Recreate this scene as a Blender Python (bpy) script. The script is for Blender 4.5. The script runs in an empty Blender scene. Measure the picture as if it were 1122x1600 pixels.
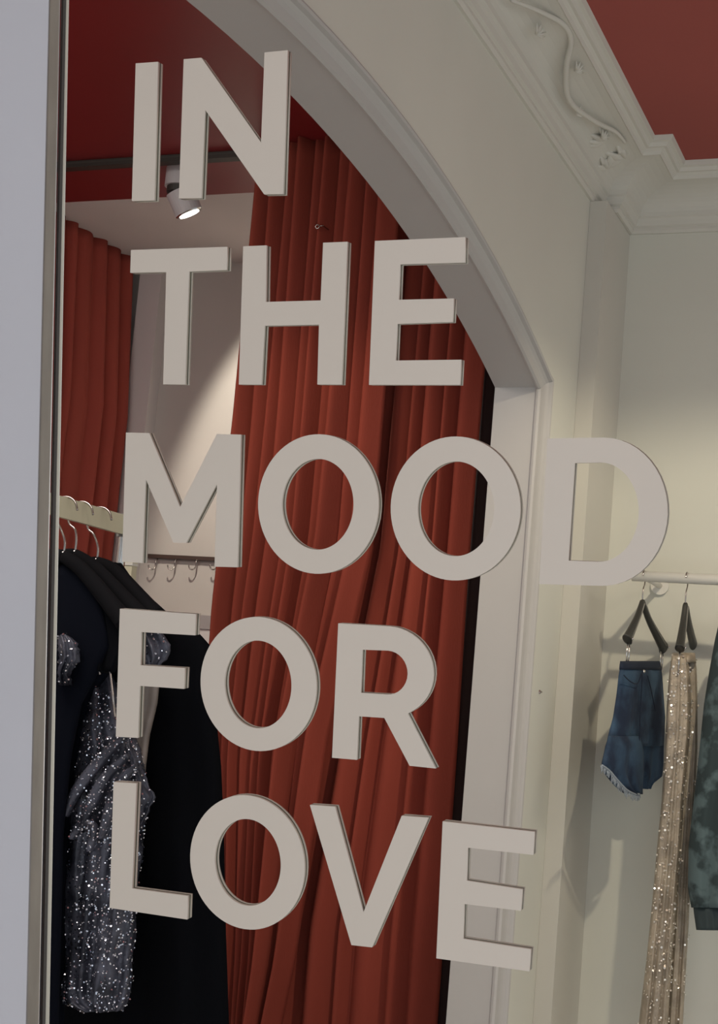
import bpy, bmesh, math, random
from mathutils import Vector, Matrix
random.seed(7)
SC = bpy.context.scene
COL = SC.collection

# ---------------------------------------------------------------- camera
EYE = Vector((0.0, 0.0, 1.5))
F = 2400.0                                   # focal length in pixels of a 1122 x 1600 frame
RIGHT = Vector((0.92513456, 0.36949438, 0.08717766))
DOWN = Vector((0.03158379, 0.15392768, -0.9875772))
FWD = Vector((-0.37832329, 0.9163952, 0.13073378))
cam_data = bpy.data.cameras.new('camera')
cam = bpy.data.objects.new('camera', cam_data)
COL.objects.link(cam)
cam_data.sensor_fit = 'VERTICAL'
cam_data.sensor_height = 24.0
cam_data.lens = 24.0 * F / 1600.0
cam_data.clip_start = 0.02
rot = Matrix((RIGHT, -DOWN, -FWD)).transposed()
cam.matrix_world = Matrix.Translation(EYE) @ rot.to_4x4()
SC.camera = cam

# ---------------------------------------------------------------- world, lights, exposure
W = bpy.data.worlds.new('world'); SC.world = W; W.use_nodes = True
W.node_tree.nodes['Background'].inputs[0].default_value = (0.86, 0.92, 1.0, 1)
W.node_tree.nodes['Background'].inputs[1].default_value = 0.60
SC.view_settings.view_transform = 'Standard'
SC.view_settings.look = 'None'
SC.view_settings.exposure = 0.0
SC.view_settings.gamma = 1.0
SC.view_settings.use_curve_mapping = False


def spot(name, loc, aim, watts, angle, blend, size, color):
    d = bpy.data.lights.new(name, 'SPOT')
    d.energy = watts; d.spot_size = math.radians(angle); d.spot_blend = blend
    d.shadow_soft_size = size; d.color = color
    o = bpy.data.objects.new(name, d); COL.objects.link(o)
    o.location = loc
    o.rotation_euler = (Vector(aim) - Vector(loc)).to_track_quat('-Z', 'Y').to_euler()
    return o


def area(name, loc, aim, watts, sx, sy, color):
    d = bpy.data.lights.new(name, 'AREA'); d.shape = 'RECTANGLE'
    d.size = sx; d.size_y = sy; d.energy = watts; d.color = color
    o = bpy.data.objects.new(name, d); COL.objects.link(o)
    o.location = loc
    o.rotation_euler = (Vector(aim) - Vector(loc)).to_track_quat('-Z', 'Y').to_euler()
    return o


WARM = (1.0, 0.87, 0.66)
spot('ceiling_spot_main', (0.02, 2.62, 3.10), (-0.85, 4.45, 1.0), 88, 62, 0.5, 0.03, WARM)
spot('ceiling_spot_curtain', (-1.85, 2.75, 3.10), (-1.75, 3.98, 2.05), 38, 42, 0.9, 0.05, (1.0, 0.84, 0.60))
spot('ceiling_spot_rack', (-1.35, 2.0, 3.10), (-1.85, 3.0, 1.3), 16, 55, 0.7, 0.03, (1.0, 0.93, 0.82))
spot('cabin_lamp_beam', (-2.405, 4.13, 2.985), (-1.955, 4.83, 2.435), 60, 104, 0.22, 0.02, (1.0, 0.93, 0.80))
area('cool_front_fill', (0.4, -1.9, 1.0), (-0.7, 2.0, 2.3), 46, 2.6, 1.9, (0.93, 0.96, 1.0))  # added cool fill aimed up at the arch soffit; no window built here
spot('soffit_bounce_spot', (-0.75, 1.9, 3.10), (-0.9, 2.1, 0.0), 150, 50, 0.6, 0.05, (0.84, 0.92, 1.0))  # added cool spot whose floor bounce brightens the arch soffit
area('fitting_area_fill', (-2.3, 2.2, 3.12), (-2.4, 2.9, 0.0), 44, 1.2, 1.2, (1.0, 0.90, 0.84))  # added fill to brighten the fitting area; no fixture behind it
area('shop_wall_fill', (1.5, 3.1, 3.12), (0.9, 3.2, 0.0), 34, 1.6, 1.6, (1.0, 0.94, 0.82))  # added warm fill for the shop walls, placed to spare the jamb

# ---------------------------------------------------------------- helpers
def ray(px, py):
    return (RIGHT * (px - 561.0) + DOWN * (py - 800.0) + FWD * F).normalized()


def atY(px, py, Y):
    """point of the vertical plane y = Y seen at that place of the photograph"""
    d = ray(px, py); return EYE + d * (Y / d.y)


def atX(px, py, X):
    d = ray(px, py); return EYE + d * (X / d.x)


def atP(px, py, P, n):
    d = ray(px, py); return EYE + d * ((P - EYE).dot(n) / d.dot(n))


def mat(name, col, rough=0.6, metal=0.0, con=0.15, var=0.0, vscale=6.0, col2=None, bump=0.0, bscale=60.0, spec=0.5, coat=0.0, sheen=0.0, stretch=None):
    m = bpy.data.materials.new(name); m.use_nodes = True
    nt = m.node_tree; b = nt.nodes['Principled BSDF']
    b.inputs['Base Color'].default_value = (*col, 1)
    b.inputs['Roughness'].default_value = rough
    b.inputs['Metallic'].default_value = metal
    b.inputs['Specular IOR Level'].default_value = spec
    b.inputs['Coat Weight'].default_value = coat
    b.inputs['Sheen Weight'].default_value = sheen
    tc = nt.nodes.new('ShaderNodeTexCoord')
    src = tc.outputs['Object']
    if stretch:
        mp = nt.nodes.new('ShaderNodeMapping'); mp.inputs['Scale'].default_value = stretch
        nt.links.new(src, mp.inputs[0]); src = mp.outputs[0]
    if col2 or var:
        n = nt.nodes.new('ShaderNodeTexNoise'); n.inputs['Scale'].default_value = vscale
        n.inputs['Detail'].default_value = 5
        nt.links.new(src, n.inputs['Vector'])
        r = nt.nodes.new('ShaderNodeValToRGB')
        r.color_ramp.elements[0].position = 0.5 - con; r.color_ramp.elements[1].position = 0.5 + con
        a = col if col2 else tuple(c * (1 - var) for c in col)
        c2 = col2 if col2 else tuple(min(1, c * (1 + var)) for c in col)
        r.color_ramp.elements[0].color = (*a, 1); r.color_ramp.elements[1].color = (*c2, 1)
        nt.links.new(n.outputs['Fac'], r.inputs[0]); nt.links.new(r.outputs[0], b.inputs['Base Color'])
    if bump:
        n = nt.nodes.new('ShaderNodeTexNoise'); n.inputs['Scale'].default_value = bscale
        n.inputs['Detail'].default_value = 4
        nt.links.new(src, n.inputs['Vector'])
        bp = nt.nodes.new('ShaderNodeBump'); bp.inputs['Strength'].default_value = bump
        bp.inputs['Distance'].default_value = 0.004
        nt.links.new(n.outputs['Fac'], bp.inputs['Height']); nt.links.new(bp.outputs[0], b.inputs['Normal'])
    return m


def mesh_obj(name, verts, faces, m, parent=None, smooth=False, fmats=None, mats=None):
    me = bpy.data.meshes.new(name)
    me.from_pydata([tuple(v) for v in verts], [], faces)
    bm = bmesh.new(); bm.from_mesh(me)
    bmesh.ops.recalc_face_normals(bm, faces=bm.faces)
    bm.to_mesh(me); bm.free()
    for mm in (mats or [m]): me.materials.append(mm)
    if fmats:
        for p, i in zip(me.polygons, fmats): p.material_index = i
    if smooth:
        for p in me.polygons: p.use_smooth = True
    o = bpy.data.objects.new(name, me); COL.objects.link(o)
    if parent:
        o.parent = parent
        o.matrix_parent_inverse = Matrix.Translation(parent.location).inverted() if parent.type == 'EMPTY' else Matrix.Identity(4)
    return o


def thing(name, loc, label, cat, group=None):
    o = bpy.data.objects.new(name, None); COL.objects.link(o)
    o.location = loc; o.empty_display_size = 0.05
    o['label'] = label; o['category'] = cat
    if group: o['group'] = group
    return o


def tag(o, label=None, cat=None, group=None, kind=None):
    if label: o['label'] = label
    if cat: o['category'] = cat
    if group: o['group'] = group
    if kind: o['kind'] = kind
    return o


class Geo:
    def __init__(s): s.v = []; s.f = []

    def add(s, v, f):
        n = len(s.v); s.v += [Vector(p) for p in v]; s.f += [tuple(i + n for i in q) for q in f]
        return s

    def box(s, a, b):
        x0, y0, z0 = a; x1, y1, z1 = b
        v = [(x0, y0, z0), (x1, y0, z0), (x1, y1, z0), (x0, y1, z0), (x0, y0, z1), (x1, y0, z1), (x1, y1, z1), (x0, y1, z1)]
        return s.add(v, [(0, 3, 2, 1), (4, 5, 6, 7), (0, 1, 5, 4), (1, 2, 6, 5), (2, 3, 7, 6), (3, 0, 4, 7)])

    def obox(s, P, U, V, N, u, v, n):
        """box spanned in the frame P + u*U + v*V + n*N; u, v, n are ranges"""
        pts = [P + U * a + V * b + N * c for c in n for b in v for a in u]
        return s.add(pts, [(0, 2, 3, 1), (4, 5, 7, 6), (0, 1, 5, 4), (2, 6, 7, 3), (0, 4, 6, 2), (1, 3, 7, 5)])

    def sweep(s, pts, rad, seg=10, ref=None, closed=False, round_end=False):
        """tube; rad = radius, or per point radius or (ra, rb)"""
        pts = [Vector(p) for p in pts]; n = len(pts)
        if not isinstance(rad, (list, tuple)) : rad = [rad] * n
        rings = []
        prev = None
        for i, p in enumerate(pts):
            if closed: t = pts[(i + 1) % n] - pts[i - 1]
            else: t = pts[min(i + 1, n - 1)] - pts[max(i - 1, 0)]
            t.normalize()
            if ref is not None: a = Vector(ref) - t * Vector(ref).dot(t)
            elif prev is None:
                q = Vector((0, 0, 1)) if abs(t.z) < 0.9 else Vector((1, 0, 0))
                a = q - t * q.dot(t)
            else: a = prev - t * prev.dot(t)
            a.normalize(); prev = a; b = t.cross(a)
            r = rad[i]; ra, rb = (r if isinstance(r, (list, tuple)) else (r, r))
            rings.append([p + a * (ra * math.cos(2 * math.pi * k / seg)) + b * (rb * math.sin(2 * math.pi * k / seg)) for k in range(seg)])
        v = [q for rg in rings for q in rg]; f = []
        m = n if closed else n - 1
        for i in range(m):
            for k in range(seg):
                j = (i + 1) % n
                f.append((i * seg + k, i * seg + (k + 1) % seg, j * seg + (k + 1) % seg, j * seg + k))
        if not closed:
            f.append(tuple(range(seg))[::-1]); f.append(tuple((n - 1) * seg + k for k in range(seg)))
        return s.add(v, f)

    def ball(s, c, r, squash=(1, 1, 1), seg=10, rings=6):
        c = Vector(c); v = [c + Vector((0, 0, r * squash[2]))]; f = []
        for i in range(1, rings):
            th = math.pi * i / rings
            for k in range(seg):
                ph = 2 * math.pi * k / seg
                v.append(c + Vector((r * squash[0] * math.sin(th) * math.cos(ph), r * squash[1] * math.sin(th) * math.sin(ph), r * squash[2] * math.cos(th))))
        v.append(c - Vector((0, 0, r * squash[2])))
        for k in range(seg): f.append((0, 1 + k, 1 + (k + 1) % seg))
        for i in range(rings - 2):
            for k in range(seg):
                a = 1 + i * seg
                f.append((a + k, a + seg + k, a + seg + (k + 1) % seg, a + (k + 1) % seg))
        a = 1 + (rings - 2) * seg
        for k in range(seg): f.append((a + k, len(v) - 1, a + (k + 1) % seg))
        return s.add(v, f)

    def make(s, name, m, parent=None, smooth=False):
        return mesh_obj(name, s.v, s.f, m, parent, smooth)


def smooth_path(pts, n=8):
    """Catmull-Rom through points"""
    pts = [Vector(p) for p in pts]; out = []
    for i in range(len(pts) - 1):
        p0 = pts[max(i - 1, 0)]; p1 = pts[i]; p2 = pts[i + 1]; p3 = pts[min(i + 2, len(pts) - 1)]
        for k in range(n):
            t = k / n
            out.append(0.5 * ((2 * p1) + (p2 - p0) * t + (2 * p0 - 5 * p1 + 4 * p2 - p3) * t * t + (3 * p1 - p0 - 3 * p2 + p3) * t ** 3))
    out.append(pts[-1]); return out


def lerp_rows(rows, n):
    """rows of (key, a, b, ...) resampled to n rows evenly in key, smooth enough"""
    ks = [r[0] for r in rows]; out = []
    for i in range(n):
        k = ks[0] + (ks[-1] - ks[0]) * i / (n - 1)
        j = 0
        while j < len(ks) - 2 and k > ks[j + 1]: j += 1
        t = (k - ks[j]) / (ks[j + 1] - ks[j]); t = max(0, min(1, t))
        out.append([rows[j][c] + (rows[j + 1][c] - rows[j][c]) * t for c in range(len(rows[0]))])
    return out


def garment(name, rows, place, nrm, thick, m, parent, fold=0.006, nf=5, seed=0, n=46, half=22, ripple=0.0, diag=0.0):
    """Closed cloth body.  rows: (photo y, left x, right x) of its contour on the plane PLACE(px, py); nrm points to the viewer."""
    rnd = random.Random(seed); nrm = Vector(nrm).normalized()
    ph = [rnd.uniform(0, 6.28) for _ in range(4)]
    rr = lerp_rows(rows, n); v = []; f = []
    for i, (y, xl, xr) in enumerate(rr):
        t = i / (n - 1)
        jit = ripple * (math.sin(t * 31 + ph[0]) + math.sin(t * 53 + ph[1]))
        a = place(xl - jit, y); b = place(xr + jit, y)
        grow = min(1, t * 4 + 0.35)
        for k in range(2 * half):
            s = -1 + 2 * k / half if k <= half else 1 - 2 * (k - half) / half
            front = 1 if k <= half else -1
            dep = thick * 0.5 * math.sqrt(max(0, 1 - abs(s) ** 2.6)) * front * grow
            w = (math.sin(s * nf * 1.7 + ph[0] + 0.8 * math.sin(t * 3 + ph[2]) + diag * t) + 0.6 * math.sin(s * nf * 3.3 + ph[1] + t * 1.3)) * fold * (0.25 + t)
            w *= math.sqrt(max(0, 1 - s * s)) + 0.15
            crk = ripple * 0.0012 * math.sin(t * 40 + s * 6 + ph[3])
            v.append(a + (b - a) * ((s + 1) / 2) + nrm * (dep + w + crk))
    m2 = 2 * half
    for i in range(n - 1):
        for k in range(m2):
            f.append((i * m2 + k, i * m2 + (k + 1) % m2, (i + 1) * m2 + (k + 1) % m2, (i + 1) * m2 + k))
    f.append(tuple(range(m2))[::-1]); f.append(tuple((n - 1) * m2 + k for k in range(m2)))
    return mesh_obj(name, v, f, m, parent, True)


def sequins(name, src, count, r, m, parent, seed, nrm, tilt=0.5, off=0.003, dens=None):
    """little discs scattered over the viewer's side of SRC"""
    rnd = random.Random(seed); me = src.data; polys = [p for p in me.polygons if p.normal.dot(Vector(nrm)) > 0.15 and p.area < 0.01]
    cum = []; tot = 0
    for p in polys:
        tot += p.area * (dens(p.center) if dens else 1); cum.append(tot)
    import bisect
    g = Geo()
    for _ in range(count):
        p = polys[min(len(polys) - 1, bisect.bisect(cum, rnd.random() * tot))]
        vs = [me.vertices[i].co for i in p.vertices]
        if len(vs) != 4: continue
        a, b = rnd.random(), rnd.random()
        c = vs[0].lerp(vs[1], a).lerp(vs[3].lerp(vs[2], a), b)
        nn = (p.normal + Vector((rnd.gauss(0, tilt), rnd.gauss(0, tilt), rnd.gauss(0, tilt)))).normalized()
        t = nn.orthogonal().normalized(); u = nn.cross(t); c = c + p.normal * off
        rr = r * rnd.uniform(0.6, 1.25)
        g.add([c + (t * math.cos(q * math.pi / 3) + u * math.sin(q * math.pi / 3)) * rr for q in range(6)], [(0, 1, 2, 3, 4, 5)])
    me2 = bpy.data.meshes.new(name); me2.from_pydata([tuple(q) for q in g.v], [], g.f); me2.materials.append(m)
    o = bpy.data.objects.new(name, me2); COL.objects.link(o); o.parent = parent
    o.matrix_parent_inverse = Matrix.Translation(parent.location).inverted()
    o['kind'] = 'stuff'
    return o


# ---------------------------------------------------------------- materials
M = {}
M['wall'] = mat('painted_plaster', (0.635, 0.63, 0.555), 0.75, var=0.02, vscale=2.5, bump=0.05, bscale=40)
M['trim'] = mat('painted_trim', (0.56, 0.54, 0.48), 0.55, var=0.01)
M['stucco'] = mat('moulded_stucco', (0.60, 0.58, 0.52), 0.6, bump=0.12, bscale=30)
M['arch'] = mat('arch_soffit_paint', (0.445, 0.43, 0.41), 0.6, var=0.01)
M['cabin'] = mat('cabin_wall_paint', (0.50, 0.45, 0.42), 0.8, var=0.03, vscale=3)
M['white_ceiling'] = mat('white_ceiling_paint', (0.62, 0.56, 0.54), 0.8, var=0.05, vscale=2)
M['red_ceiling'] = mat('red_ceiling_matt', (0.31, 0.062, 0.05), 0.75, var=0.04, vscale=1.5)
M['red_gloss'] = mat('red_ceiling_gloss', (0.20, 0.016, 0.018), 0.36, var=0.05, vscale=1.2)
M['greywall'] = mat('lavender_grey_wall', (0.47, 0.475, 0.51), 0.7, var=0.015)
M['floor'] = mat('pale_floor', (0.72, 0.70, 0.67), 0.4, var=0.1)
M['steel'] = mat('brushed_steel', (0.38, 0.35, 0.32), 0.3, 1.0, var=0.08, vscale=90, stretch=(1, 1, 0.02))
M['steel_dark'] = mat('dark_rebate', (0.05, 0.045, 0.04), 0.5)
M['steel_light'] = mat('pale_lip', (0.62, 0.60, 0.53), 0.3, 0.7)
M['letter'] = mat('cream_letter_face', (0.53, 0.48, 0.415), 0.6, var=0.01)
M['letter_edge'] = mat('letter_adhesive', (0.10, 0.10, 0.07), 0.6)
M['velvet'] = mat('rust_velvet', (0.215, 0.042, 0.028), 0.95, var=0.10, vscale=5, bump=0.15, bscale=260, spec=0.12, stretch=(1, 1, 0.25))
M['velvet_left'] = mat('rose_rust_velvet', (0.30, 0.058, 0.042), 0.95, var=0.08, vscale=5, bump=0.15, bscale=260, spec=0.15, stretch=(1, 1, 0.25))
M['shade_drape'] = mat('dark_shade_drape', (0.022, 0.008, 0.008), 0.9)  # near-black colour carries the shade beside the jamb
M['track'] = mat('dark_track', (0.035, 0.03, 0.025), 0.5)
M['white_metal'] = mat('white_metal', (0.72, 0.70, 0.64), 0.35)
M['lamp_body'] = mat('lamp_body_white', (0.55, 0.52, 0.53), 0.5)
M['rail'] = mat('cream_rail', (0.62, 0.58, 0.42), 0.45)
M['chrome'] = mat('chrome', (0.68, 0.66, 0.64), 0.14, 1.0)
M['wire'] = mat('hanger_wire', (0.42, 0.38, 0.36), 0.25, 1.0)
M['black'] = mat('black_velvet_hanger', (0.0035, 0.0035, 0.005), 0.85, spec=0.15)
M['black_cloth'] = mat('black_cloth', (0.0022, 0.0026, 0.0040), 0.95, bump=0.1, bscale=90, spec=0.1)
M['navy_cloth'] = mat('navy_cloth', (0.0025, 0.0035, 0.0075), 0.95, bump=0.1, bscale=90, spec=0.1)
M['silver_cloth'] = mat('silver_mesh_cloth', (0.012, 0.014, 0.024), 0.4, 0.3, col2=(0.105, 0.11, 0.145), vscale=14, bump=0.6, bscale=60)
M['sequin'] = mat('silver_sequin', (0.75, 0.77, 0.85), 0.22, 1.0)
M['organza'] = mat('taupe_organza', (0.20, 0.17, 0.15), 0.5, var=0.2, vscale=14, bump=0.2, bscale=60)
M['beige_cloth'] = mat('beige_lame', (0.34, 0.285, 0.215), 0.45, 0.15, var=0.22, vscale=22, bump=0.5, bscale=110)
M['gold_sequin'] = mat('champagne_sequin', (0.90, 0.84, 0.74), 0.25, 0.6)
M['denim'] = mat('denim_blue', (0.008, 0.020, 0.048), 0.85, col2=(0.034, 0.075, 0.130), vscale=10, con=0.10, bump=0.25, bscale=180)
M['denim_dark'] = mat('denim_seam', (0.008, 0.016, 0.036), 0.85)
M['fray'] = mat('frayed_threads', (0.30, 0.34, 0.38), 0.9)
M['tiedye'] = mat('green_tie_dye', (0.024, 0.040, 0.042), 0.9, col2=(0.085, 0.125, 0.130), vscale=15, con=0.05, bump=0.1, bscale=120)
M['rib'] = mat('ribbed_cuff', (0.030, 0.045, 0.048), 0.9, var=0.15)
M['hanger_grey'] = mat('charcoal_hanger', (0.030, 0.030, 0.026), 0.38)
M['hanger_edge'] = mat('grey_hanger_edge', (0.20, 0.19, 0.17), 0.45)
M['wood'] = mat('dark_hook_rail', (0.06, 0.035, 0.028), 0.5)
M['panel_grey'] = mat('grey_panel', (0.33, 0.29, 0.29), 0.6)
M['panel_white'] = mat('pale_panel', (0.62, 0.56, 0.55), 0.6)
# clear stand-in for the mirror glass, without reflections
g_ = bpy.data.materials.new('clear_mirror_stand_in'); g_.use_nodes = True
nt = g_.node_tree; nt.nodes.clear()
out = nt.nodes.new('ShaderNodeOutputMaterial'); tb = nt.nodes.new('ShaderNodeBsdfTransparent')
tb.inputs[0].default_value = (0.965, 0.972, 0.965, 1)
nt.links.new(tb.outputs[0], out.inputs[0]); M['glass'] = g_
# lamp glow
g_ = bpy.data.materials.new('lamp_glow'); g_.use_nodes = True
b = g_.node_tree.nodes['Principled BSDF']; b.inputs['Base Color'].default_value = (1, 0.97, 0.9, 1)
b.inputs['Emission Color'].default_value = (1, 0.96, 0.88, 1); b.inputs['Emission Strength'].default_value = 4.0
M['glow'] = g_

# ---------------------------------------------------------------- setting
ZC = 3.166            # ceiling height
XF, XB = -1.08, -1.224   # arch wall: shop face, cabin face
YB = 4.45             # back wall of the shop


def struct(o, label=None):
    o['kind'] = 'structure'
    if label: o['label'] = label
    return o


struct(Geo().box((-3.3, -2.2, -0.1), (3.4, 5.2, 0)).make('floor', M['floor']), 'pale shop floor')
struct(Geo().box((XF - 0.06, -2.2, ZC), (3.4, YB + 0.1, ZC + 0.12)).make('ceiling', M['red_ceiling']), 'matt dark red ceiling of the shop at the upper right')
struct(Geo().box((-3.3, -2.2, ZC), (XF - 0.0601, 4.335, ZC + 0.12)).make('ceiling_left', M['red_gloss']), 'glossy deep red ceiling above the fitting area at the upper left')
struct(Geo().box((-3.3, 4.3351, ZC), (XF - 0.0601, 5.17, ZC + 0.12)).make('ceiling_far', M['white_ceiling']), 'small white ceiling over the fitting cabin')
struct(Geo().box((XF - 0.0599, YB, 0), (3.4, YB + 0.12, ZC)).make('wall_back', M['wall']), 'cream back wall behind the right clothes rod')
struct(Geo().box((-3.3, 5.06, 0), (XB - 0.02, 5.17, ZC)).make('wall_far', M['cabin']), 'beige back wall of the fitting cabin with a spot of lamp light')
struct(Geo().box((-3.32, 0.6, 0), (-3.22, 5.06, ZC)).make('wall_side', M['cabin']), 'beige side wall behind the left curtain')
struct(Geo().box((-3.06, 4.99, 0), (-2.965, 5.0595, ZC)).make('trim_1', M['panel_white']), 'narrow pale wall return beside the left curtain')

# arch wall
YC, SPR, R_ = 2.38, 0.908, 4.62
HALF = 1.455
ZA = 1.5 + 1.130      # crown
prof = [(XB, 0.0), (-1.112, 0.0), (-1.108, -0.006), (-1.102, -0.008), (-1.096, -0.005), (-1.094, 0.003),
        (-1.0925, 0.010), (-1.089, 0.018), (-1.083, 0.024), (-1.074, 0.026), (-1.072, 0.031), (-1.074, 0.036), (XF, 0.038)]
stn = [((YC + HALF, z), (1, 0)) for z in (0.0, 1.2, ZA - HALF ** 2 / (2 * R_) - 0.012)]
stations = []
for (y, z), nn in stn: stations.append((y, z, nn))
for i in range(49):
    a = HALF * math.cos(math.pi * i / 48)
    th = math.asin(a / R_)
    stations.append((YC + a, ZA - (R_ - math.sqrt(R_ ** 2 - a * a)), (math.sin(th), math.cos(th))))
for (y, z), nn in reversed(stn): stations.append((2 * YC - y, z, (-1, 0)))
v = []; f = []; npf = len(prof)
for j, (y, z, (ny, nz)) in enumerate(stations):
    if j in (3, 51):                     # corner: mitre
        ny = 1.0 if j == 3 else -1.0
        nz = 0.82
    for (x, r) in prof: v.append(Vector((x, y + ny * r, z + nz * r)))
ns = len(stations)
for j in range(ns - 1):
    for k in range(npf - 1):
        f.append((j * npf + k, (j + 1) * npf + k, (j + 1) * npf + k + 1, j * npf + k + 1))
nsof = len(f)
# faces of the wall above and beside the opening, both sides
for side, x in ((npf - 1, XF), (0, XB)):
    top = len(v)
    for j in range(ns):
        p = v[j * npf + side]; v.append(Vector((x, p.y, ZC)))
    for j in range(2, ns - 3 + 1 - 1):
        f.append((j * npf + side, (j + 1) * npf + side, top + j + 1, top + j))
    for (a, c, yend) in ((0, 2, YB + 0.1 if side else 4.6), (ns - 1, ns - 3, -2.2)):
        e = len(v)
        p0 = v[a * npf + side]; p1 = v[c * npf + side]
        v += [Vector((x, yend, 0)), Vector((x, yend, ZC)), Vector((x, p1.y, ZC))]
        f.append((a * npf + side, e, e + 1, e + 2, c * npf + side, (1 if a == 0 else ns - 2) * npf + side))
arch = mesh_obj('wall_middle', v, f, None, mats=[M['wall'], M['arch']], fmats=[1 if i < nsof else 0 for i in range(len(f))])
me = arch.data
for p in me.polygons:
    # jamb and soffit share one paint; their curved run is shaded smooth
    p.use_smooth = False
struct(arch, 'cream wall with a wide segmental arch, moulded edge and grey soffit')
struct(Geo().box((XF + 0.0005, 4.14, 0), (-1.0301, YB - 0.0005, 3.0115)).make('trim_2', M['trim']), 'narrow cream pilaster in the corner of the shop')

# cornice
cp = [(0, 3.012), (0.008, 3.012), (0.014, 3.020), (0.014, 3.028), (0.022, 3.032), (0.026, 3.045), (0.030, 3.052), (0.036, 3.056)]
for i in range(1, 10):
    t = i / 9; a = t * math.pi / 2
    cp.append((0.036 + 0.112 * (1 - math.cos(a)), 3.056 + 0.070 * math.sin(a)))
cp += [(0.152, 3.124), (0.156, 3.134), (0.164, 3.140), (0.172, 3.140), (0.178, 3.150), (0.188, 3.152), (0.192, ZC)]
path = [(XF, -2.2, 1, 0), (XF, 4.25, 1, -1), (-1.03, 4.25, 1, -1), (-1.03, YB, 1, -1), (3.3, YB, 0, -1)]
v = []; f = []; n = len(cp)
for (x, y, sx, sy) in path:
    for (p, z) in cp: v.append(Vector((x + sx * p, y + sy * p, z)))
for j in range(len(path) - 1):
    for k in range(n - 1): f.append((j * n + k, (j + 1) * n + k, (j + 1) * n + k + 1, j * n + k + 1))
cor = mesh_obj('trim_3', v, f, M['stucco']); struct(cor, 'deep stucco cornice with scroll relief under the red ceiling')
# scroll relief lying in the cove
PA = Vector((XF + 0.040, 0, 3.066)); nrm_c = Vector((-(3.126 - 3.060), 0, 0.112)).normalized() * -1
scroll = [(799, 0), (846, 19), (881, 39), (892, 64), (885, 103), (885, 142), (898, 167), (932, 191), (962, 206), (977, 223)]
sp = [atP(x, y, PA, nrm_c) for x, y in scroll]
g = Geo()
pth = smooth_path(sp, 6)
PERIOD = pth[-1].y - pth[0].y
for rep in range(4):
    q = [p - Vector((0, rep * PERIOD * 1.02, 0)) for p in pth]
    g.sweep(q, [0.0045 + 0.003 * math.sin(math.pi * i / (len(q) - 1)) for i in range(len(q))], 8)
    for i, (dx, dy, dz) in enumerate(((0.055, -0.10, 0.034), (0.035, -0.30, 0.02), (0.08, -0.50, 0.046), (0.05, -0.75, 0.028))):
        base = PA + Vector((dx - 0.01, pth[-1].y + dy - rep * PERIOD * 1.02, dz - 0.004))
        for k in range(5):
            an = -0.9 + 0.45 * k
            tip = base + Vector((0.020 * math.cos(an), 0.045 * math.sin(an), 0.013 * math.cos(an)))
            g.sweep([base, base.lerp(tip, 0.5) + Vector((0.002, 0, -0.003)), tip], [0.002, 0.004, 0.001], 6)
g.make('scroll_relief', M['stucco'], cor, True)
g = Geo()
inw = Vector((-0.5, 0, 0.86))                        # into the cove
def lobe(c, an, ln, w):
    dy, dx = math.cos(an) * ln, math.sin(an) * ln
    tip = c + Vector((dx * 0.86, dy, dx * 0.5))
    mid = c.lerp(tip, 0.55) - inw * 0.004
    g.sweep(smooth_path([c + inw * 0.006, mid + inw * 0.006, tip + inw * 0.012], 5), [(w * (0.35 + math.sin(math.pi * (k + 0.5) / 11)) * 0.8, 0.006) for k in range(11)], 10, ref=(0.1, 1, 0))
for (px, py, sc) in ((952, 225, 0.8), (985, 262, 1.0), (975, 305, 0.9)):
    c = atP(px, py, PA, nrm_c); c.y = min(c.y, 4.10)
    c = c + inw * 0.012
    for k in range(7):
        lobe(c, math.pi + (k - 3) * 0.42, 0.10 * sc * (1 - 0.08 * abs(k - 3)), 0.013 * sc)
g.make('corner_cartouche', M['stucco'], cor, True)

# ---------------------------------------------------------------- leaning mirror, built as a clear pane with the reflected room behind, and its letters
PX = Vector((0.99996, 0.0089049, -0.0022521))
PN = Vector((-0.0084322, 0.9871823, 0.1593737))      # away from the viewer
PZ = Vector((0.0036424, -0.1593480, 0.9872158))
P0 = EYE + ray(561, 800) * (1.10 / ray(561, 800).y)


def plane_uv(px, py, off=0.0):
    p = atP(px, py, P0 - PN * off, PN) - (P0 - PN * off)
    return p.dot(PX), p.dot(PZ)


def uvp(u, v_, n): return P0 + PX * u + PZ * v_ + PN * n


uF, _ = plane_uv(108, 0); uF2, _ = plane_uv(75, 1600)
fr_u = (uF + uF2) / 2
# frame profile runs up the left edge; sections in u measured from the glass edge
pane = thing('mirror_pane_1', uvp(0, -1.0, 0), 'large clear pane standing in for a leaning mirror, with a brushed steel edge profile', 'mirror_pane')
del pane['category']
struct(pane)
TOP, BOT = 0.95, -1.30


def strip(name, u0, u1, n0, n1, m, bevel=0.0):
    g = Geo(); g.obox(P0, PX, PZ, PN, (u0, u1), (BOT, TOP), (n0, n1))
    o = g.make(name, m, pane)
    if bevel:
        md = o.modifiers.new('bevel', 'BEVEL'); md.width = bevel; md.segments = 4
    return o


strip('glass', fr_u - 0.002, 1.05, 0.0, 0.0012, M['glass'])


def edge_line(xt, xb):
    """u at the panel's top and bottom for an edge seen at xt (photo top) and xb (photo bottom)"""
    (ua, va), (ub, vb) = plane_uv(xt, 0, 0.002), plane_uv(xb, 1600, 0.002)
    k = (ua - ub) / (va - vb)
    return ua + k * (TOP - va), ub + k * (BOT - vb)


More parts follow.
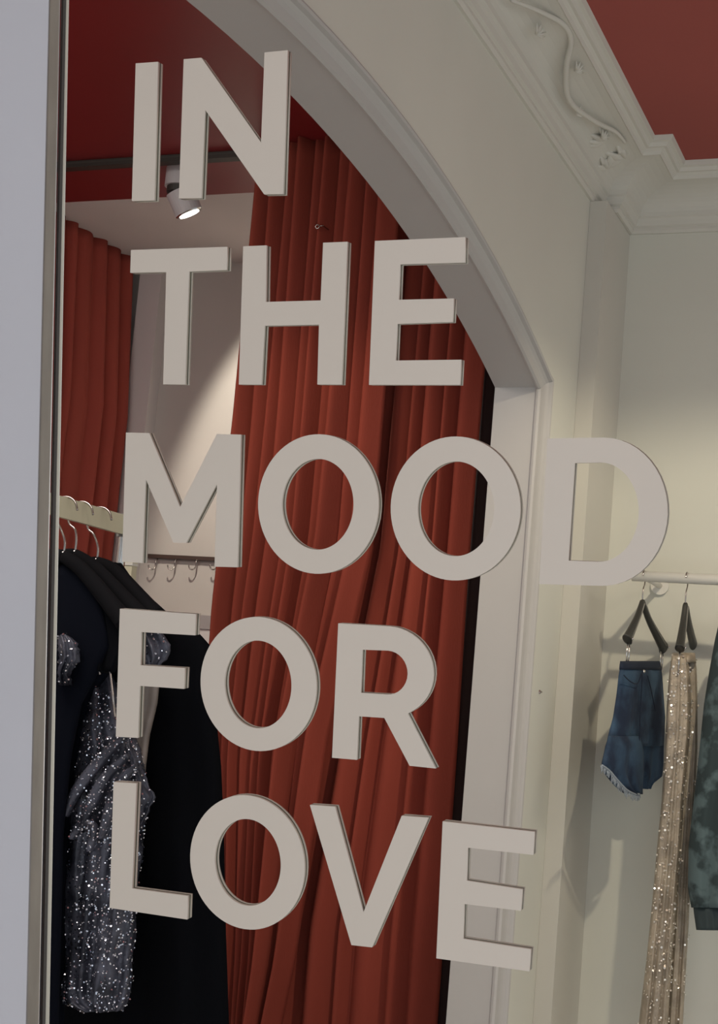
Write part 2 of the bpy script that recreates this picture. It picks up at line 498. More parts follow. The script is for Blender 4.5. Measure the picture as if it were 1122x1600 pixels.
def slat(name, l, r, n0, n1, m, parent=pane, bevel=0.0, shear=0.82):
    (lt, lb), (rt, rb) = edge_line(*l), edge_line(*r)
    pts = [P0 + PX * (u - shear * (n_ - n0)) + PZ * z + PN * n_ for n_ in (n0, n1) for (u, z) in ((lb, BOT), (rb, BOT), (rt, TOP), (lt, TOP))]
    o = mesh_obj(name, pts, [(0, 1, 2, 3), (4, 7, 6, 5), (0, 4, 5, 1), (1, 5, 6, 2), (2, 6, 7, 3), (3, 7, 4, 0)], m, parent)
    if bevel:
        md = o.modifiers.new('bevel', 'BEVEL'); md.width = bevel; md.segments = 4
    return o


slat('frame', (79, 43), (97, 64), -0.004, 0.012, M['steel'], bevel=0.002)
slat('rebate', (98, 65), (104, 72), -0.001, 0.012, M['steel_dark'])
slat('lip', (103.5, 71), (108, 77), -0.002, 0.010, M['steel_light'], bevel=0.0006)
wl = slat('wall_left', (-230, -230), (78.7, 42.7), -0.001, 0.05, M['greywall'], parent=None)
struct(wl, 'smooth lavender grey wall left of the steel edge')
g = Geo(); g.obox(P0, PX, PZ, PN, (fr_u - 0.2, 1.05), (BOT - 0.13, BOT - 0.001), (-0.03, 0.03))
struct(g.make('trim_4', M['greywall']), 'plinth under the leaning mirror pane')

TH = 0.003; GAP = 0.0005


def letter(ch, polys, label, group):
    """polys: [outer, hole...] in plane coordinates (u, v)"""
    cu = bpy.data.curves.new('tmp', 'CURVE'); cu.dimensions = '2D'; cu.fill_mode = 'BOTH'; cu.extrude = TH / 2
    for pl in polys:
        s = cu.splines.new('POLY'); s.points.add(len(pl) - 1); s.use_cyclic_u = True
        for k, (a, b_) in enumerate(pl): s.points[k].co = (a, b_, 0, 1)
    tmp = bpy.data.objects.new('tmp', cu); COL.objects.link(tmp)
    dg = bpy.context.evaluated_depsgraph_get()
    base = bpy.data.meshes.new_from_object(tmp.evaluated_get(dg))
    bpy.data.objects.remove(tmp); bpy.data.curves.remove(cu)

    def place(me, n):
        me = me.copy(); me.materials.clear()
        for vv in me.vertices:
            a, b_, c_ = vv.co; vv.co = uvp(a, b_, n + c_)
        bm = bmesh.new(); bm.from_mesh(me); bmesh.ops.remove_doubles(bm, verts=bm.verts, dist=1e-6)
        bmesh.ops.recalc_face_normals(bm, faces=bm.faces); bm.to_mesh(me); bm.free()
        return me
    me = place(base, -TH / 2 - GAP); me.name = 'sign_letter'; me.materials.append(M['letter'])
    o = bpy.data.objects.new('sign_letter', me); COL.objects.link(o)
    tag(o, label, 'letter', group)
    me = place(base, TH / 2 + 0.0012 + GAP); me.materials.append(M['letter'])  # rear copy models the letter's reflection in the mirror
    b2 = bpy.data.objects.new('reflected_layer', me); COL.objects.link(b2); b2.parent = o; b2['label'] = 'second letter layer behind the pane, modelling the mirror reflection'
    # dark glue line between the two layers
    me = base.copy(); me.materials.clear()
    for vv in me.vertices:
        a, b_, c_ = vv.co; vv.co = uvp(a, b_, 0.0006 + (c_ / TH) * (0.0012 + 2 * GAP))
    me.materials.append(M['letter_edge'])
    g3 = bpy.data.objects.new('glue_line', me); COL.objects.link(g3); g3.parent = o
    return o


OFF = TH + GAP


def L(pts): return [plane_uv(x, y, OFF) for x, y in pts]


def ell(l, r, t, bt, n=72):
    ul, vl = plane_uv(*l, OFF); ur, vr = plane_uv(*r, OFF); ut, vt = plane_uv(*t, OFF); ub, vb = plane_uv(*bt, OFF)
    cu_, cv = (ul + ur) / 2, (vt + vb) / 2; a, b_ = (ur - ul) / 2, (vt - vb) / 2
    return [(cu_ + a * math.cos(2 * math.pi * k / n), cv + b_ * math.sin(2 * math.pi * k / n)) for k in range(n)]


def half(pt_top, pt_right, pt_bot, n=24):
    """round bowl from the top point over the rightmost point to the bottom point, in plane coordinates"""
    ut, vt = plane_uv(*pt_top, OFF); ur, vr = plane_uv(*pt_right, OFF); ub, vb = plane_uv(*pt_bot, OFF)
    cv = (vt + vb) / 2; b_ = (vt - vb) / 2; u0 = (ut + ub) / 2; a = ur - u0
    return [(u0 + a * math.sin(math.pi * k / n), cv + b_ * math.cos(math.pi * k / n)) for k in range(n + 1)]


G = 'cream raised letters on the glass panel'
letter('I', [L([(212, 99), (247, 96.5), (241, 312.7), (206, 314)])], 'cream raised letter I at the start of the top word IN', G)
letter('N', [L([(287, 92.5), (314.5, 90.2), (407.8, 223), (413.4, 81.9), (449.6, 78.4), (442.3, 302.8), (412.6, 303.5), (320.2, 171), (314.5, 309.3), (279.5, 310)])],
       'cream raised letter N of the top word IN, below the red ceiling', G)
letter('T', [L([(204.6, 390.6), (355.1, 385.6), (354.1, 421.7), (295, 424.1), (289.1, 600.8), (254.9, 600.5), (259.7, 425.1), (203.5, 426.2)])],
       'cream raised letter T starting the word THE', G)
letter('H', [L([(380, 384.8), (416.6, 383.4), (415.2, 471.7), (501, 469.4), (504.9, 379.2), (543, 377.7), (533.8, 600.8), (495.8, 600.8), (498.4, 507.2), (413.4, 508.8), (408.6, 600.8), (373.1, 600.8)])],
       'cream raised letter H in the middle of the word THE', G)
letter('E', [L([(585.8, 376.4), (727.2, 370.4), (726.5, 410), (625.1, 412.8), (623, 468.4), (709.1, 466.3), (707.3, 503), (620.7, 505.9), (618.1, 563.3), (720.7, 562), (718.7, 601.3), (576.5, 601.3)])],
       'cream raised letter E ending the word THE, overlapping the arch', G)
letter('M', [L([(196.8, 675.8), (233, 676.6), (281.2, 792.6), (338.8, 678), (376.5, 679), (371, 886.4), (335.2, 885.4), (339.1, 755.3), (290.7, 848.4), (270.8, 847.9), (227.5, 747.9), (222.5, 879.9), (190.7, 877.8)])],
       'cream raised letter M starting the word MOOD above the hook rail', G)
letter('O', [ell((403.3, 785), (591.5, 785), (500, 678.5), (495, 896.6)), ell((440.5, 785), (552.5, 785), (500, 717), (496, 859))],
       'cream raised letter O right after the M in MOOD', G)
letter('O', [ell((610.5, 792), (813, 795), (715, 682), (708, 907)), ell((652.5, 792), (772, 795), (714, 721), (710, 869))],
       'cream raised letter O just before the D in MOOD', G)
letter('D', [L([(855.3, 684.9)]) + half((944, 683.6), (1043.2, 798), (938, 915.4)) + L([(842.4, 912.6)]),
             L([(898.2, 723.6)]) + half((940, 722.6), (998.2, 799), (933, 877.6)) + L([(888.2, 875.9)])],
       'cream raised letter D ending the word MOOD in front of the cream wall', G)
letter('F', [L([(187.3, 951.2), (306, 959.5), (304.4, 992.7), (220.4, 987.6), (219.2, 1039.5), (288.9, 1043.8), (287.3, 1076.4), (218.3, 1071.6), (215.3, 1153), (180.9, 1151.2)])],
       'cream raised letter F starting the word FOR', G)
letter('O', [ell((313.2, 1068), (494.5, 1070), (407, 964.3), (402, 1173.5)), ell((350.6, 1068), (455.5, 1070), (405, 1001), (402, 1138))],
       'cream raised letter O in the middle of the word FOR', G)
bowl = half((606, 978.5), (677.5, 1050), (606, 1120), 24)
letter('R', [L([(528.5, 974)]) + [bowl[k] for k in range(0, 20)] + L([(637, 1115), (680.8, 1200.8), (640, 1196.5), (600.5, 1121.8), (560.5, 1119.2), (557.5, 1187.3), (518.8, 1184)]),
             L([(566.2, 1015.2)]) + half((606, 1016.6), (637, 1050.5), (605, 1085.2), 16) + L([(563.6, 1082.6)])],
       'cream raised letter R ending the word FOR', G)
letter('L', [L([(177.4, 1222), (213, 1224), (206, 1388.4), (293.7, 1400), (292.4, 1436.8), (171.2, 1418.6)])],
       'cream raised letter L starting the bottom word LOVE, over the sequined dress', G)
letter('O', [ell((296.9, 1345), (476, 1350), (391, 1243.4), (384, 1452)), ell((335.3, 1345), (438.8, 1350), (389, 1280), (384, 1415))],
       'cream raised letter O of the bottom word LOVE', G)
letter('V', [L([(484.2, 1257.8), (523.5, 1260.5), (567.7, 1426.1), (627.6, 1274.8), (669.5, 1277.8), (581.2, 1480.3), (549.1, 1476.7)])],
       'cream raised letter V of the bottom word LOVE', G)
letter('E', [L([(691.7, 1283.5), (835.4, 1299.8), (833.3, 1335.9), (730.9, 1324.5), (729.2, 1376.2), (816.5, 1389.7), (814, 1423.2), (725.6, 1412.5), (723.8, 1467.1), (829.7, 1483.4), (827.2, 1517.8), (681.7, 1497.4)])],
       'cream raised letter E ending the bottom word LOVE', G)

# ---------------------------------------------------------------- curtains
def curtain(name, left, right, Y, depth, cuts, m, seed, zt, zb, along='X', lean=None, nz=60, per=14):
    """left/right: list of (z, x) edges; cuts: fold widths in arbitrary units; hung in the plane y = Y (or x = Y when along is 'Y')"""
    rnd = random.Random(seed)
    tot = sum(cuts); edges = [0]
    for c in cuts: edges.append(edges[-1] + c / tot)

    def at(tab, z):
        tab = sorted(tab)
        if z <= tab[0][0]: return tab[0][1]
        for (z0, x0), (z1, x1) in zip(tab, tab[1:]):
            if z <= z1: return x0 + (x1 - x0) * (z - z0) / (z1 - z0)
        return tab[-1][1]
    amp = [rnd.uniform(0.65, 1.15) for _ in cuts]; ph = [rnd.uniform(0, 6.28) for _ in cuts]
    v = []; nu = len(cuts) * per + 1
    for i in range(nz + 1):
        z = zt + (zb - zt) * i / nz; t = i / nz
        xl, xr = at(left, z), at(right, z)
        for j in range(nu):
            c = min(j // per, len(cuts) - 1); s = (j - c * per) / per
            # edge positions drift a little down the drop so that no two folds stay parallel
            e0 = edges[c] + (0.10 * cuts[c] / tot * math.sin(t * 2.2 + ph[c]) if 0 < c else 0)
            e1 = edges[c + 1] + (0.10 * cuts[min(c + 1, len(cuts) - 1)] / tot * math.sin(t * 2.2 + ph[(c + 1) % len(cuts)]) if c + 1 < len(cuts) else 0)
            u = e0 + (e1 - e0) * (s ** 1.08)
            d = (math.sin(math.pi * s) ** 1.25 * 0.7 + 0.3 * math.sin(math.pi * s)) if 0 < s < 1 else 0
            am = depth * amp[c] * (0.8 + 0.3 * math.sin(t * 3 + ph[c])) * min(1.25, (cuts[c] / (tot / len(cuts))) ** 0.5)
            x = xl + (xr - xl) * u - (0.25 * depth * math.sin(math.pi * s) if along == 'X' else 0)
            off = d * am
            v.append((x, Y - off, z) if along == 'X' else (Y + off + 0.055 * min(1, t * 5), x, z))
    f = [(i * nu + j, i * nu + j + 1, (i + 1) * nu + j + 1, (i + 1) * nu + j) for i in range(nz) for j in range(nu - 1)]
    o = mesh_obj(name, v, f, m, None, True)
    md = o.modifiers.new('cloth', 'SOLIDIFY'); md.thickness = 0.003; md.offset = 0
    return o


ZT = ZC - 0.0004
cur = curtain('curtain', [(0.3, -1.86), (0.62, -1.898), (0.88, -1.936), (1.35, -2.013), (1.77, -2.034), (2.34, -2.032), (3.15, -2.045)],
              [(0.3, -1.76), (0.65, -1.735), (0.82, -1.712), (1.43, -1.675), (1.98, -1.59), (2.34, -1.592), (3.15, -1.60)],
              3.975, 0.085, [2.6, 2.2, 1.7, 2.4, 1.5, 2.2, 1.8, 2.7, 1.6, 2.4], M['velvet'], 3, ZT, 0.02)
tag(cur, 'rust red velvet curtain with many narrow folds, left panel of the big pair', 'curtain', 'rust red velvet curtains')
cur = curtain('curtain', [(0.3, -1.86), (0.9, -1.87), (1.43, -1.80), (1.98, -1.70), (3.15, -1.70)],
              [(0.3, -1.33), (1.4, -1.337), (1.9, -1.345), (2.3, -1.345), (3.15, -1.34)],
              4.10, 0.060, [2.0, 2.4, 2.6, 1.4, 3.0, 1.8, 2.6], M['velvet'], 11, ZT, 0.02)
tag(cur, 'rust red velvet curtain with wide folds, right panel of the big pair by the jamb', 'curtain', 'rust red velvet curtains')
cur = curtain('curtain', [(0.0, -1.36), (3.15, -1.37)], [(0.0, -1.226), (3.15, -1.226)], 4.16, 0.02, [1, 1.2, 0.9], M['shade_drape'], 5, ZT, 0.02)  # added strip; the shade at the curtain's right edge is in its colour
tag(cur, 'nearly black drape strip standing for the shade between the rust curtain and arch jamb', 'curtain')
lc = curtain('curtain', [(0.0, 3.55), (3.15, 3.55)], [(0.0, 4.985), (3.15, 4.985)], -3.10, 0.042,
             [1.3, 1.0, 1.2, 1.1, 1.25, 1.05, 1.15, 0.95, 1.1, 0.9, 1.2, 1.0, 1.1, 1.0], M['velvet_left'], 21, ZT, 0.02, along='Y')
tag(lc, 'rose rust velvet curtain behind the white rack rail on the left', 'curtain', 'rust red velvet curtains')
# small metal hook seen against the big curtain
g = Geo(); c = atY(496, 354, 3.90)
g.sweep([c + Vector((0.006 * math.cos(a), 0, 0.006 * math.sin(a))) for a in [k * math.pi / 6 for k in range(12)]], 0.0018, 6, closed=True)
g.sweep([c + Vector((0.006, 0, 0)), c + Vector((0.016, 0.0, 0.003)), c + Vector((0.018, 0.04, 0.003))], 0.0018, 6)
tag(g.make('curtain_hook', M['wire'], None, True), 'tiny metal ring hook on the rust curtain above the H', 'hook')
# ceiling track
g = Geo(); g.box((-3.2, 3.975, ZC - 0.022), (-2.06, 4.010, ZC - 0.001))
tr = g.make('curtain_track', M['track']); tag(tr, 'dark curtain track running across the glossy red ceiling', 'track')
g = Geo(); g.box((-3.2, 3.9745, ZC - 0.010), (-2.06, 3.9749, ZC - 0.006)); g.make('groove', M['steel_dark'], tr)

# ---------------------------------------------------------------- ceiling lamp in the cabin
lc_ = atY(283, 262, 4.10); lc_.z = ZC
lp = thing('ceiling_spotlight', lc_, 'white cylindrical ceiling spotlight with tilted glowing head, behind the letter N', 'spotlight')


def cyl(name, a, b_, r, m, parent, r2=None, seg=28, smooth=False):
    g = Geo(); g.sweep([a, b_], [r, r2 or r], seg); o = g.make(name, m, parent, smooth); return o


cyl('mount', lc_, lc_ - Vector((0, 0, 0.060)), 0.046, M['lamp_body'], lp)
cyl('joint', lc_ - Vector((0, 0, 0.0605)), lc_ - Vector((0, 0, 0.080)), 0.038, M['steel_dark'], lp)
hd = Vector((0.36, 0.30, -0.84)).normalized()
h0 = lc_ - Vector((-0.004, 0, 0.072)); h1 = h0 + hd * 0.075
cyl('head', h0, h1, 0.045, M['lamp_body'], lp)
cyl('ring', h1 + hd * 0.0003, h1 + hd * 0.004, 0.0445, M['chrome'], lp, 0.041)
cyl('bulb', h1 + hd * 0.0045, h1 + hd * 0.006, 0.033, M['glow'], lp)

# ---------------------------------------------------------------- hook rail and panel on the cabin wall
a = atY(228, 868, 5.05); b_ = atY(352, 874, 5.05)
hr = thing('hook_rail', (a.x, 5.05, a.z), 'dark wall rail with hooks seen below the letter M', 'hook rail')
g = Geo(); g.box((a.x, 5.042, a.z - 0.008), (b_.x, 5.0595, a.z + 0.006)); g.make('rail', M['wood'], hr)
for px in (244, 274, 307, 340):
    p = atY(px, 873, 5.035)
    q = [p + Vector((0, 0.012, 0.0)), p + Vector((0, 0, -0.010)), p + Vector((0, 0, -0.030)), p + Vector((-0.004, -0.006, -0.040)), p + Vector((-0.012, -0.012, -0.042)), p + Vector((-0.019, -0.014, -0.036)), p + Vector((-0.021, -0.015, -0.026))]
    Geo().sweep(smooth_path(q, 4), 0.0028, 8).make('hook', M['wire'], hr, True)
a = atY(262, 958, 5.02); b_ = atY(420, 990, 5.02)
cab = thing('wall_panel', (a.x, 5.04, a.z), 'grey panel edge with pale box below on the cabin wall, between F and O', 'panel')
Geo().box((a.x, 5.01, b_.z), (b_.x, 5.0595, a.z)).make('header', M['panel_grey'], cab)
Geo().box((a.x + 0.01, 5.015, b_.z - 0.30), (b_.x - 0.01, 5.0595, b_.z - 0.0005)).make('body', M['panel_white'], cab)

# ---------------------------------------------------------------- left clothes rack
RX = -1.90; RZ = 1.5 + 0.42
nearp = atX(96, 792, RX); farp = atX(191, 822, RX)
rk = thing('clothes_rack', (RX, farp.y, 0), 'cream flat rail clothes rack holding black garments, at the left', 'rack')
zt = atX(96, 776, RX).z; zb = atX(96, 809, RX).z
YR0, YR1 = 2.2, atX(190, 822, RX).y
Geo().box((RX - 0.006, YR0, zb), (RX + 0.006, YR1, zt)).make('rail', M['rail'], rk)
Geo().sweep([(RX, YR1 + 0.012, 0.03), (RX, YR1 + 0.012, zb - 0.004), (RX, YR1 + 0.012, zt + 0.004)], 0.011, 14).make('post', M['chrome'], rk, True)
Geo().box((RX - 0.012, YR1 + 0.0005, zb - 0.006), (RX + 0.012, YR1 + 0.024, zt + 0.004)).make('bracket', M['hanger_edge'], rk)
pc = atY(203, 884, YR1 + 0.10)
Geo().box((pc.x - 0.012, YR1 + 0.09, 0.02), (pc.x + 0.012, YR1 + 0.114, pc.z + 0.02)).make('rear_post', M['rail'], rk)
Geo().box((pc.x - 0.014, YR1 + 0.088, pc.z + 0.0), (pc.x + 0.014, YR1 + 0.116, pc.z + 0.006)).make('collar', M['white_metal'], rk)
Geo().sweep([(RX, YR0 + 0.012, 0.03), (RX, YR0 + 0.012, zt)], 0.011, 14).make('post', M['chrome'], rk, True)
Geo().box((RX - 0.25, YR0, 0.0), (RX + 0.25, YR0 + 0.03, 0.03)).make('foot', M['rail'], rk)
Geo().box((RX - 0.25, YR1, 0.0), (pc.x + 0.03, YR1 + 0.115, 0.03)).make('foot', M['rail'], rk)


def hook_wire(neck, top, sgn=-1, r=0.0021, h=0.022):
    """wire from the hanger neck up to a hook over the rail whose inner top is TOP; the hook lies in the plane of X and Z"""
    c = Vector((top.x, top.y, top.z - h)); pts = [neck, neck + Vector((0, 0, 0.030))]
    for k in range(8):
        an = -1.25 + k * (math.pi + 1.15) / 7
        pts.append(Vector((c.x - sgn * h * math.cos(an), top.y, c.z + h * math.sin(an))))
    return smooth_path(pts, 4)


def black_hanger(hook_px, neck_px, ends, label, seed):
    tp = atX(hook_px[0], hook_px[1], RX); Y = tp.y
    neck = atY(neck_px[0], neck_px[1], Y)
    h = thing('coat_hanger', neck, label, 'hanger', 'black padded hangers on the left rack')
    Geo().sweep(hook_wire(neck, Vector((RX, Y, zt + 0.0030)), 1, 0.0026, 0.033), 0.0026, 8).make('hook', M['wire'], h, True)
    arms = Geo()
    for e in ends:
        q = smooth_path([neck + Vector((0, 0, -0.004))] + [atY(x, y, Y) for x, y in e], 6)
        n_ = len(q)
        arms.sweep(q, [(0.014 + 0.010 * i / n_, 0.010 + 0.016 * i / n_) for i in range(n_)], 12, ref=(0, 0, 1))
    arms.make('shoulder_bar', M['black'], h, True)
    Geo().sweep([neck + Vector((0, 0, -0.002)), neck + Vector((0, 0, 0.006))], 0.006, 12).make('collar', M['chrome'], h, True)
    return h, Y


h1_, Y1 = black_hanger((103, 779), (99, 866), [[(130, 892), (178, 950), (196, 972)], [(70, 872), (20, 905), (-10, 930)]], 'black padded hanger nearest the steel frame edge', 1)
h2_, Y2 = black_hanger((128, 787), (117, 864), [[(150, 890), (205, 948), (222, 968)], [(90, 872), (40, 900), (10, 925)]], 'black padded hanger, second from the steel frame edge', 2)
h3_, Y3 = black_hanger((157, 796), (151, 876), [[(180, 894), (225, 942), (243, 962)], [(125, 886), (75, 915), (45, 940)]], 'black padded hanger nearest the end of the white rail', 3)


def on(Y): return lambda px, py: atY(px, py, Y)


VN = (0.35, -0.93, 0.1)
# black jacket on hangers one and two: upper mass
t = thing('black_top', atY(99, 900, Y1), 'black top on the first hanger at the frame edge', 'top', 'dark garments on the left rack')
garment('body', [(884, 60, 128), (920, 40, 148), (960, 30, 165), (1010, 25, 172), (1060, 20, 150), (1100, 20, 128), (1180, 20, 112), (1300, 20, 100), (1600, 0, 92), (1700, 0, 88)], on(Y1 + 0.012), VN, 0.05, M['navy_cloth'], t, 0.005, 4, 2)
garment('sleeve', [(905, 120, 160), (960, 128, 196), (1010, 140, 196), (1050, 150, 180)], on(Y1 + 0.025), VN, 0.035, M['black_cloth'], t, 0.004, 3, 6, n=18)
t = thing('navy_jacket', atY(117, 900, Y2), 'dark navy jacket on the second hanger behind the first black top', 'jacket', 'dark garments on the left rack')
garment('body', [(880, 95, 146), (915, 80, 172), (960, 70, 212), (1010, 62, 205), (1080, 55, 150), (1200, 55, 120), (1400, 55, 104), (1650, 55, 100)], on(Y2 + 0.012), VN, 0.05, M['navy_cloth'], t, 0.006, 5, 4)
# long black dress at the back
Y4 = Y3 + 0.085
t = thing('long_black_dress', atY(170, 880, Y4), 'long black dress hanging last on the rack, filling the space left of the curtain', 'dress')
garment('body', [(880, 150, 190), (900, 120, 204), (950, 80, 252), (985, 70, 305), (1005, 66, 330), (1060, 66, 332), (1120, 66, 338), (1200, 66, 346), (1300, 66, 350), (1450, 66, 353), (1600, 66, 358), (1720, 66, 362)], on(Y4), VN, 0.07, M['black_cloth'], t, 0.010, 6, 9)
# sequined dress
YS = Y3 - 0.012
t = thing('sequined_dress', atY(150, 900, YS), 'short silver sequined dress with crumpled bodice, hanging before black garments', 'dress')
sb = garment('skirt', [(1040, 138, 168), (1062, 132, 180), (1110, 122, 196), (1140, 116, 205), (1170, 112, 222), (1200, 107, 226), (1245, 102, 230), (1275, 101, 230), (1310, 102, 224), (1360, 100, 218), (1400, 99, 214), (1460, 98, 211), (1520, 93, 207), (1552, 90, 204), (1566, 100, 200), (1578, 132, 190)], on(YS - 0.03), VN, 0.11, M['silver_cloth'], t, 0.010, 5, 12, n=80, half=30, ripple=1.0, diag=9.0)
pn = on(YS - 0.105)
for k, pl_ in enumerate((((196, 1150), (160, 1185), (120, 1235), (104, 1275)), ((200, 1180), (165, 1215), (140, 1262), (128, 1300)), ((214, 1195), (186, 1225), (170, 1270), (158, 1310)), ((112, 1310), (128, 1290), (146, 1296), (140, 1330)))):
    q = smooth_path([pn(*p) for p in pl_], 8); n_ = len(q)
    gp = Geo(); gp.sweep(q, [(0.004 + 0.010 * math.sin(math.pi * (i + 0.5) / n_), 0.012) for i in range(n_)], 10)
    pf = gp.make('gathered_fold', M['silver_cloth'], t, True)
    sequins('sequins', pf, 110, 0.0018, M['sequin'], t, 80 + k, (0.4, -0.9, 0), 0.6)
rf = garment('ruffle', [(1150, 178, 206), (1195, 190, 222), (1225, 200, 232), (1246, 205, 244), (1262, 200, 236), (1290, 196, 222)], on(YS - 0.05), VN, 0.05, M['silver_cloth'], t, 0.008, 4, 15, n=20, ripple=1.2)
sl = garment('train', [(1526, 80, 100), (1540, 76, 120), (1556, 74, 140), (1568, 96, 150)], on(YS - 0.06), VN, 0.03, M['silver_cloth'], t, 0.003, 3, 16, n=12)
garment('sleeve', [(1000, 186, 246), (1060, 190, 250), (1100, 188, 246), (1150, 184, 234), (1200, 186, 228), (1226, 196, 226)], on(YS - 0.02), VN, 0.02, M['organza'], t, 0.006, 3, 17, n=24)
sh = garment('shoulder', [(943, 196, 210), (950, 186, 216), (965, 182, 226), (990, 184, 256), (1012, 196, 268), (1030, 215, 262), (1040, 225, 250)], on(YS - 0.03), VN, 0.03, M['silver_cloth'], t, 0.008, 4, 18, n=22, ripple=1.0)
s2 = garment('shoulder', [(992, 92, 106), (1005, 90, 122), (1030, 92, 126), (1050, 90, 110), (1070, 92, 112)], on(YS - 0.16), VN, 0.03, M['silver_cloth'], t, 0.006, 4, 19, n=18, ripple=1.0)
g = Geo()
g.sweep([atY(x, y, YS - 0.11) for x, y in ((176, 1000), (168, 1020), (172, 1050), (176, 1085), (180, 1120))], (0.003), 6)
g.sweep([atY(x, y, YS - 0.11) for x, y in ((126, 1032), (145, 1033), (164, 1030), (172, 1008))], (0.003), 6)
g.sweep([atY(x, y, YS - 0.11) for x, y in ((134, 1046), (155, 1047), (156, 1054))], (0.003), 6)
g.make('strap', M['wire'], t, True)['kind'] = 'stuff'
for i, (src, cnt, tl) in enumerate(((sb, 4200, 0.55), (rf, 200, 0.6), (sl, 260, 0.6), (sh, 150, 0.7), (s2, 90, 0.7))):
    sequins('sequins', src, cnt, 0.0019, M['sequin'], t, 40 + i, (0.4, -0.9, 0), tl)

# ---------------------------------------------------------------- right rod, hangers and clothes
RY = 4.20
ra = atY(988, 903, RY)
rod = thing('clothes_rod', (ra.x, RY, ra.z), 'white round clothes rod on the cream back wall, under the D', 'rod')
zr = atY(1060, 903, RY).z
Geo().sweep([(ra.x, RY, zr), (1.2, RY, zr)], 0.015, 20).make('rod', M['white_metal'], rod, True)
for bx in (ra.x + 0.03, 1.15):
    Geo().sweep([(bx, RY + 0.005, zr), (bx, YB - 0.012, zr)], 0.008, 14).make('bracket', M['white_metal'], rod, True)
    Geo().sweep([(bx, YB - 0.012, zr), (bx, YB - 0.001, zr)], 0.026, 22).make('flange', M['white_metal'], rod)


def clip_hanger(apex, dirv, px_near, px_far, hookpx, label):
    X0 = atY(apex[0], apex[1], RY)
    d = Vector((dirv[0], dirv[1], 0)).normalized()
    nrm = Vector((d.y, -d.x, 0))
    h = thing('clip_hanger', X0, label, 'hanger', 'charcoal clip hangers on the right rod')
    top = Vector((X0.x + 0.004, RY, zr + 0.0145))
    # hook lies across the rod
    hr_ = 0.0165; c = Vector((X0.x, RY, zr)); wire = [X0 + Vector((0, 0, -0.002)), X0 + Vector((0, 0, 0.03)), Vector((X0.x, RY + 0.0165, zr - 0.02))]
    for k in range(8):
        an = -0.2 + k * (math.pi + 0.2) / 7
        wire.append(c + Vector((0, hr_ * math.cos(an), hr_ * math.sin(an))))
    Geo().sweep(smooth_path(wire, 4), 0.0019, 8).make('hook', M['wire'], h, True)
    ends = []
    for (px, py) in (px_near, px_far):
        e = atP(px, py, X0, nrm)
        ends.append(e)
        s = e - X0
        q = smooth_path([X0 + Vector((0, 0, -0.004)), X0 + s * 0.28 + Vector((0, 0, s.z * 0.10)), X0 + s * 0.62 + Vector((0, 0, s.z * 0.06)), X0 + s * 0.92, e], 6)
        n_ = len(q)
        rad = [(0.009 + 0.015 * (i / n_) ** 1.6, 0.0070 + 0.0065 * (i / n_)) for i in range(n_)]
        rad[-1] = (0.016, 0.008)
        Geo().sweep(q, rad, 14, ref=(0, 0, 1)).make('arm', M['hanger_grey'], h, True)
        # pale moulded rib along the camera side of the arm
        rib = [p + nrm * (0.0074 + 0.0042 * i / n_) for i, p in enumerate(q[1:-5])]
        Geo().sweep(rib, 0.0022, 6).make('rib', M['hanger_edge'], h, True)
        b0 = e + Vector((0, 0, -0.006)) - d * 0.012 * (1 if s.dot(d) > 0 else -1)
        # metal clip: pivot and two prongs
        g = Geo()
        for sg in (-1, 1):
            g.sweep([b0 + d * 0.008 * sg, b0 + d * 0.009 * sg + Vector((0, 0, -0.03)), b0 + d * 0.006 * sg + Vector((0, 0, -0.060))], 0.0022, 6)
        g.sweep([b0 + d * -0.012 + Vector((0, 0, -0.060)), b0 + d * 0.012 + Vector((0, 0, -0.060))], 0.0035, 8)
        g.make('clip', M['chrome'], h, True)
        Geo().ball(e + nrm * 0.0155 + Vector((0, 0, 0.004)), 0.0032).make('rivet', M['chrome'], h, True)
    return h, X0, d, nrm, ends


D1 = (0.147, 0.989); D2 = (-0.065, 0.998)
hA, A0, dA, nA, eA = clip_hanger((1004, 938), D1, (980, 1000), (1037, 1013), (1006, 905), 'charcoal clip hanger holding the denim shorts')
hB, B0, dB, nB, eB = clip_hanger((1071, 943), D2, (1062, 1014), (1084, 1011), (1076, 905), 'charcoal clip hanger holding the beige sequined trousers')


def onv(P, n_): return lambda px, py: atP(px, py, P, n_)


nA_ = nA if nA.dot(EYE - A0) > 0 else -nA
t = thing('denim_shorts', atP(1000, 1040, A0, nA), 'blue denim cutoff shorts with frayed hem, clipped to the left hanger', 'shorts')
pl = onv(A0, nA)
garment('body', [(1034, 970, 1031), (1045, 968, 1034), (1080, 964, 1037), (1120, 958, 1040), (1150, 950, 1039), (1165, 947, 1038)], pl, nA_, 0.030, M['denim'], t, 0.004, 3, 31, n=22)
lg1 = garment('leg', [(1150, 951, 1000), (1175, 946, 1003), (1195, 941, 1003), (1212, 948, 1002), (1228, 962, 1000), (1240, 978, 998)], onv(A0 + nA_ * 0.015, nA), nA_, 0.034, M['denim'], t, 0.004, 3, 33, n=18)
garment('leg', [(1150, 988, 1038), (1180, 990, 1036), (1205, 992, 1032), (1213, 994, 1030), (1224, 996, 1014), (1232, 998, 1010)], onv(A0 - nA_ * 0.012, nA), nA_, 0.030, M['denim'], t, 0.004, 3, 35, n=18)
garment('waistband', [(1033, 969, 1031), (1046, 967.5, 1034.5)], pl, nA_, 0.026, M['denim_dark'], t, 0.001, 3, 31, n=4)
P_ = onv(A0 + nA_ * 0.022, nA)
g = Geo(); g.sweep(smooth_path([P_(975, 1055), P_(984, 1064), P_(996, 1068), P_(1003, 1052)], 5), 0.0016, 6)
g.sweep(smooth_path([P_(1004, 1048), P_(1002, 1090), P_(1000, 1130), P_(999, 1165)], 5), 0.0016, 6)
